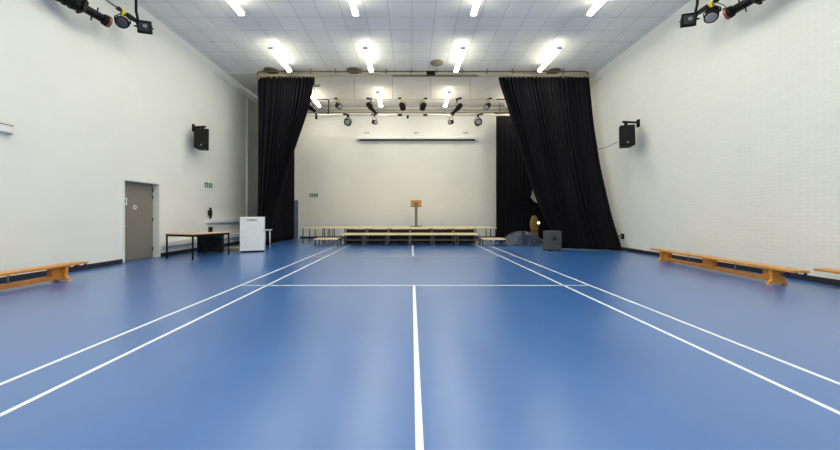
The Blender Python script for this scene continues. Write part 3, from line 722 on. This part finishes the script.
# small white table behind the cabinet
wt = thing('side_table', 'small white table half hidden behind the white cabinet', 'table', (-5.68, 11.85, 0))
bm = new_bm(); bx(bm, (-0.40, -0.25, 0.66), (0.42, 0.25, 0.69)); obj('tabletop', bm, 'white_plastic', wt, bevel=0.006)
for sx_ in (-1, 1):
    for sy_ in (-1, 1):
        bm = new_bm(); tube(bm, [(sx_*0.34, sy_*0.2, 0.66), (sx_*0.35, sy_*0.21, 0.0)], [0.03, 0.018], 10); obj('leg', bm, 'white', wt)
# tan mat and pale bag on the floor
bm = new_bm(); bx(bm, (-6.48, 11.0, 0.0), (-5.98, 11.5, 0.05)); bx(bm, (-6.46, 11.02, 0.05), (-6.0, 11.48, 0.10))
tag(obj('folded_mat', bm, 'tan_mat', bevel=0.015), 'tan folded mat lying on the floor behind the white cabinet', 'mat')
bm = new_bm(); bmesh.ops.create_icosphere(bm, subdivisions=3, radius=1)
rnd = random.Random(4)
for v in bm.verts:
    n_ = 1+0.22*math.sin(v.co.x*7+v.co.y*5)*math.sin(v.co.z*6+2)+0.1*math.sin(v.co.y*13)
    v.co = Vector((v.co.x*0.16*n_, v.co.y*0.13*n_, max(-0.6, v.co.z)*0.12*n_+0.0))
mz = min(v.co.z for v in bm.verts)
for v in bm.verts: v.co += Vector((-6.68, 11.02, -mz))
tag(obj('crumpled_bag', bm, 'off_white', smooth=True), 'pale crumpled bag on the floor between black box and white cabinet', 'bag')
# bulkhead on the left wall near the frame edge
em = thing('emergency_light', 'pale bulkhead light on the left wall at the edge of the photo', 'wall light', (XL, 5.70, 2.80))
bm = new_bm(); bx(bm, (0, -0.22, -0.11), (0.06, 0.19, 0.11)); obj('base', bm, 'off_white', em, bevel=0.03)
bm = new_bm(); bx(bm, (0.06, -0.20, -0.085), (0.10, 0.165, 0.07)); obj('cover', bm, 'white_plastic', em, bevel=0.02)
bm = new_bm(); bx(bm, (0.10, -0.17, 0.045), (0.104, 0.15, 0.06)); obj('groove', bm, 'grey_text', em)
# holdback on the right wall
hb = thing('curtain_holdback', 'small black curtain holdback low on the right wall', 'holdback', (XR, 11.16, 0.49))
bm = new_bm(); bx(bm, (-0.05, -0.07, -0.09), (0, 0.07, 0.09)); obj('plate', bm, 'black', hb, bevel=0.01)
bm = new_bm(); tube(bm, [(-0.05, 0, 0), (-0.16, 0.03, 0)], [0.05, 0.03], 10); tube(bm, [(-0.16, 0.03, 0), (-0.26, 0.10, 0.0)], 0.014, 8); obj('arm', bm, 'steel', hb)

# ------------------------------------------------------------------ things at the right end of the stage
bm = new_bm()
na, nr = 72, 20
rnd = random.Random(11)
ctr = bm.verts.new((0, 0, 0.55)); prev = None
for j in range(1, nr+1):
    q = j/nr; ring = []
    for i in range(na):
        a = 2*PI*i/na
        flare = 1+0.10*max(0, q-0.75)*4*(0.5+0.5*math.sin(a*9+1)+0.4*math.sin(a*17))
        r = q*flare
        ex = 1.0 + (0.13 if math.cos(a) > 0.3 else 0)*max(0, q-0.8)*4*abs(math.sin(a*6))
        h_ = 0.55*(max(0, 1-(q/0.93)**2.2))**0.75 if q < 0.93 else 0.0
        h_ += 0.018*math.sin(a*9)*math.sin(q*PI) + 0.010*math.sin(a*17+q*9)*q
        if q >= 0.93: h_ = 0.018+0.015*math.sin(a*9+q*20)
        ring.append(bm.verts.new((0.96*r*ex*math.cos(a), 0.72*r*math.sin(a), max(0.004, h_))))
    for i in range(na):
        if prev is None: f = bm.faces.new((ctr, ring[i], ring[(i+1) % na]))
        else: f = bm.faces.new((prev[i], ring[i], ring[(i+1) % na], prev[(i+1) % na]))
        f.smooth = True
    prev = ring
o = obj('covered_heap', bm, 'heap', loc=(4.72, 13.62, 0.0))
tag(o, 'low domed heap under a grey-blue sheet beside the right stage step', 'covered heap')

gb = thing('grey_box', 'grey carpeted box with a dark handle slot in front of the right curtain', 'speaker box', (4.90, 11.15, 0), math.radians(14))
bm = new_bm(); bx(bm, (-0.23, -0.20, 0.025), (0.23, 0.20, 0.68)); obj('body', bm, 'carpet_grey', gb, bevel=0.018)
bm = new_bm(); bx(bm, (-0.13, -0.206, 0.36), (0.02, -0.195, 0.49)); hd = obj('handle_recess', bm, 'black', gb, bevel=0.004)
bm = new_bm(); bx(bm, (-0.12, -0.21, 0.42), (0.01, -0.204, 0.445)); obj('handle_bar', bm, 'carpet_grey', hd)
for sx_ in (-1, 1):
    for sy_ in (-1, 1):
        bm = new_bm(); cbx(bm, (sx_*0.19, sy_*0.16, 0.0125), (0.05, 0.05, 0.025)); obj('foot', bm, 'black', gb)

# tan wooden shape standing in the gap between the curtains
tw = thing('wooden_figure', 'tan wooden waisted shape half hidden between the two right curtains', 'wooden prop', (5.66, 14.75, 0))
def slab(poly, y0, y1):
    bm = new_bm(); prism(bm, poly, 1, y0, y1); return bm
prof = [(0.0, 0.17), (0.12, 0.165), (0.30, 0.175), (0.42, 0.15), (0.50, 0.12), (0.58, 0.15), (0.75, 0.19), (0.95, 0.17), (1.1, 0.12), (1.2, 0.05)]
poly = [(w_, z) for z, w_ in prof]+[(-w_, z) for z, w_ in reversed(prof)]
obj('body', slab(poly, -0.08, 0.08), 'tan', tw, bevel=0.015)
bm = new_bm(); bx(bm, (-0.13, -0.09, 0.46), (0.13, -0.08, 0.53)); obj('waist_band', bm, 'lectern_dark', tw)
bm = new_bm(); bx(bm, (-0.02, -0.03, 1.2), (0.02, 0.03, 1.5)); obj('neck', bm, 'black', tw)
gl = thing('glint_globe', 'small glowing white globe on a thin stand, added as a glint behind the right curtain edge', 'lamp', (5.66, 14.25, 0))  # added glowing ball on a stand, in place of a glint
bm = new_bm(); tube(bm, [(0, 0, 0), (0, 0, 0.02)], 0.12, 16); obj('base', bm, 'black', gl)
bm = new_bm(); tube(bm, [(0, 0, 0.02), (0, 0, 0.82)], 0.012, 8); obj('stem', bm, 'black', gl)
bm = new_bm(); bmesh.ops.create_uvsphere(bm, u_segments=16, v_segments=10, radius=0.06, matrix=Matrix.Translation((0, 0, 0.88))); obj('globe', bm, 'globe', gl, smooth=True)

# ------------------------------------------------------------------ gym benches
def bench(x, y, L, rotz, label, hooks=1):
    """origin on the floor at the middle; length along +Y; hooks on the +Y (1) or -Y (-1) end"""
    t = thing('gym_bench', label, 'bench', (x, y, 0), rotz, 'wooden gym benches')
    h_ = 0.31
    bm = new_bm(); bx(bm, (-0.13, -L/2, h_-0.042), (0.13, L/2, h_)); obj('top_plank', bm, 'bench_wood', t, bevel=0.008)
    bm = new_bm(); bx(bm, (-0.05, -L/2+0.37, 0.04), (0.05, L/2-0.37, 0.115)); obj('balance_beam', bm, 'bench_wood_dark', t, bevel=0.006)
    for s in (-1, 1):
        yf = s*(L/2-0.38)
        bm = new_bm()
        prism(bm, [(-0.155, 0.0), (-0.10, 0.0), (-0.085, 0.02), (0.085, 0.02), (0.10, 0.0), (0.155, 0.0), (0.155, 0.035), (0.12, 0.06), (0.10, 0.10), (0.115, h_-0.042), (-0.115, h_-0.042), (-0.10, 0.10), (-0.12, 0.06), (-0.155, 0.035)], 1, yf-0.025, yf+0.025)
        ft = obj('foot', bm, 'bench_wood', t, bevel=0.004)
        bm = new_bm(); bx(bm, (-0.045, *sorted((yf-s*0.025, yf-s*0.20))[:1], 0.10), (0.045, sorted((yf-s*0.025, yf-s*0.20))[1], h_-0.035)); obj('brace_block', bm, 'bench_wood_dark', ft)
        bm = new_bm()
        for q in (-1, 1): cbx(bm, (q*0.14, yf, 0.004), (0.06, 0.054, 0.008))
        obj('rubber_pad', bm, 'off_white', ft)
    bm = new_bm(); bx(bm, (-0.04, -0.14, 0.10), (0.04, 0.14, h_-0.035)); obj('centre_block', bm, 'bench_wood_dark', t)
    for yy in (-L*0.17, L*0.17):
        bm = new_bm(); tube(bm, [(0, yy, 0.10), (0, yy, h_-0.035)], 0.011, 10); obj('tie_rod', bm, 'steel', t)
    ye = hooks*L/2
    for off in (0.03, 0.17):
        yy = ye-hooks*off
        for q in (-1, 1):
            bm = new_bm(); tube(bm, [(q*0.09, yy, h_-0.042), (q*0.09, yy, h_-0.085), (q*0.09, yy-hooks*0.035, h_-0.115)], 0.021, 8)
            hk = obj('hook', bm, 'blue_rubber', t); hk['label'] = 'dark blue rubber-covered hook'
    bm = new_bm(); cbx(bm, (0.09, ye-hooks*0.3, h_+0.003), (0.05, 0.02, 0.006)); obj('bolt_plate', bm, 'steel', t)
bench(-6.56, 4.60, 3.55, 0.0, 'orange wooden gym bench along the left wall, cut by the photo edge', 1)
bench(6.58, 7.06, 3.55, -0.075+0.0, 'long orange wooden gym bench along the right wall, shown whole', -1)
bench(7.08, 3.76, 3.55, 0.0, 'orange wooden gym bench at the right photo edge, only its end showing', -1)

# ------------------------------------------------------------------ world, camera, view
w_ = bpy.data.worlds.new('world'); scene.world = w_; w_.use_nodes = True
w_.node_tree.nodes['Background'].inputs['Color'].default_value = (0.6, 0.65, 0.7, 1)
w_.node_tree.nodes['Background'].inputs['Strength'].default_value = 0.3

cam = bpy.data.cameras.new('camera'); co = bpy.data.objects.new('camera', cam); COL.objects.link(co)
co.location = (0, 0, 1.23); co.rotation_euler = (PI/2, 0, 0)
cam.sensor_fit = 'HORIZONTAL'; cam.sensor_width = 36.0; cam.lens = 36.0*320/840
cam.shift_x = (420-411.5)/840; cam.shift_y = -(225-215)/840
cam.clip_start = 0.05; cam.clip_end = 100
scene.camera = co
scene.view_settings.view_transform = 'Standard'; scene.view_settings.look = 'None'
scene.view_settings.gamma = 1; scene.view_settings.use_curve_mapping = False
scene.view_settings.exposure = 0.88
scene.cycles.max_bounces = 14; scene.cycles.diffuse_bounces = 8; scene.cycles.glossy_bounces = 5
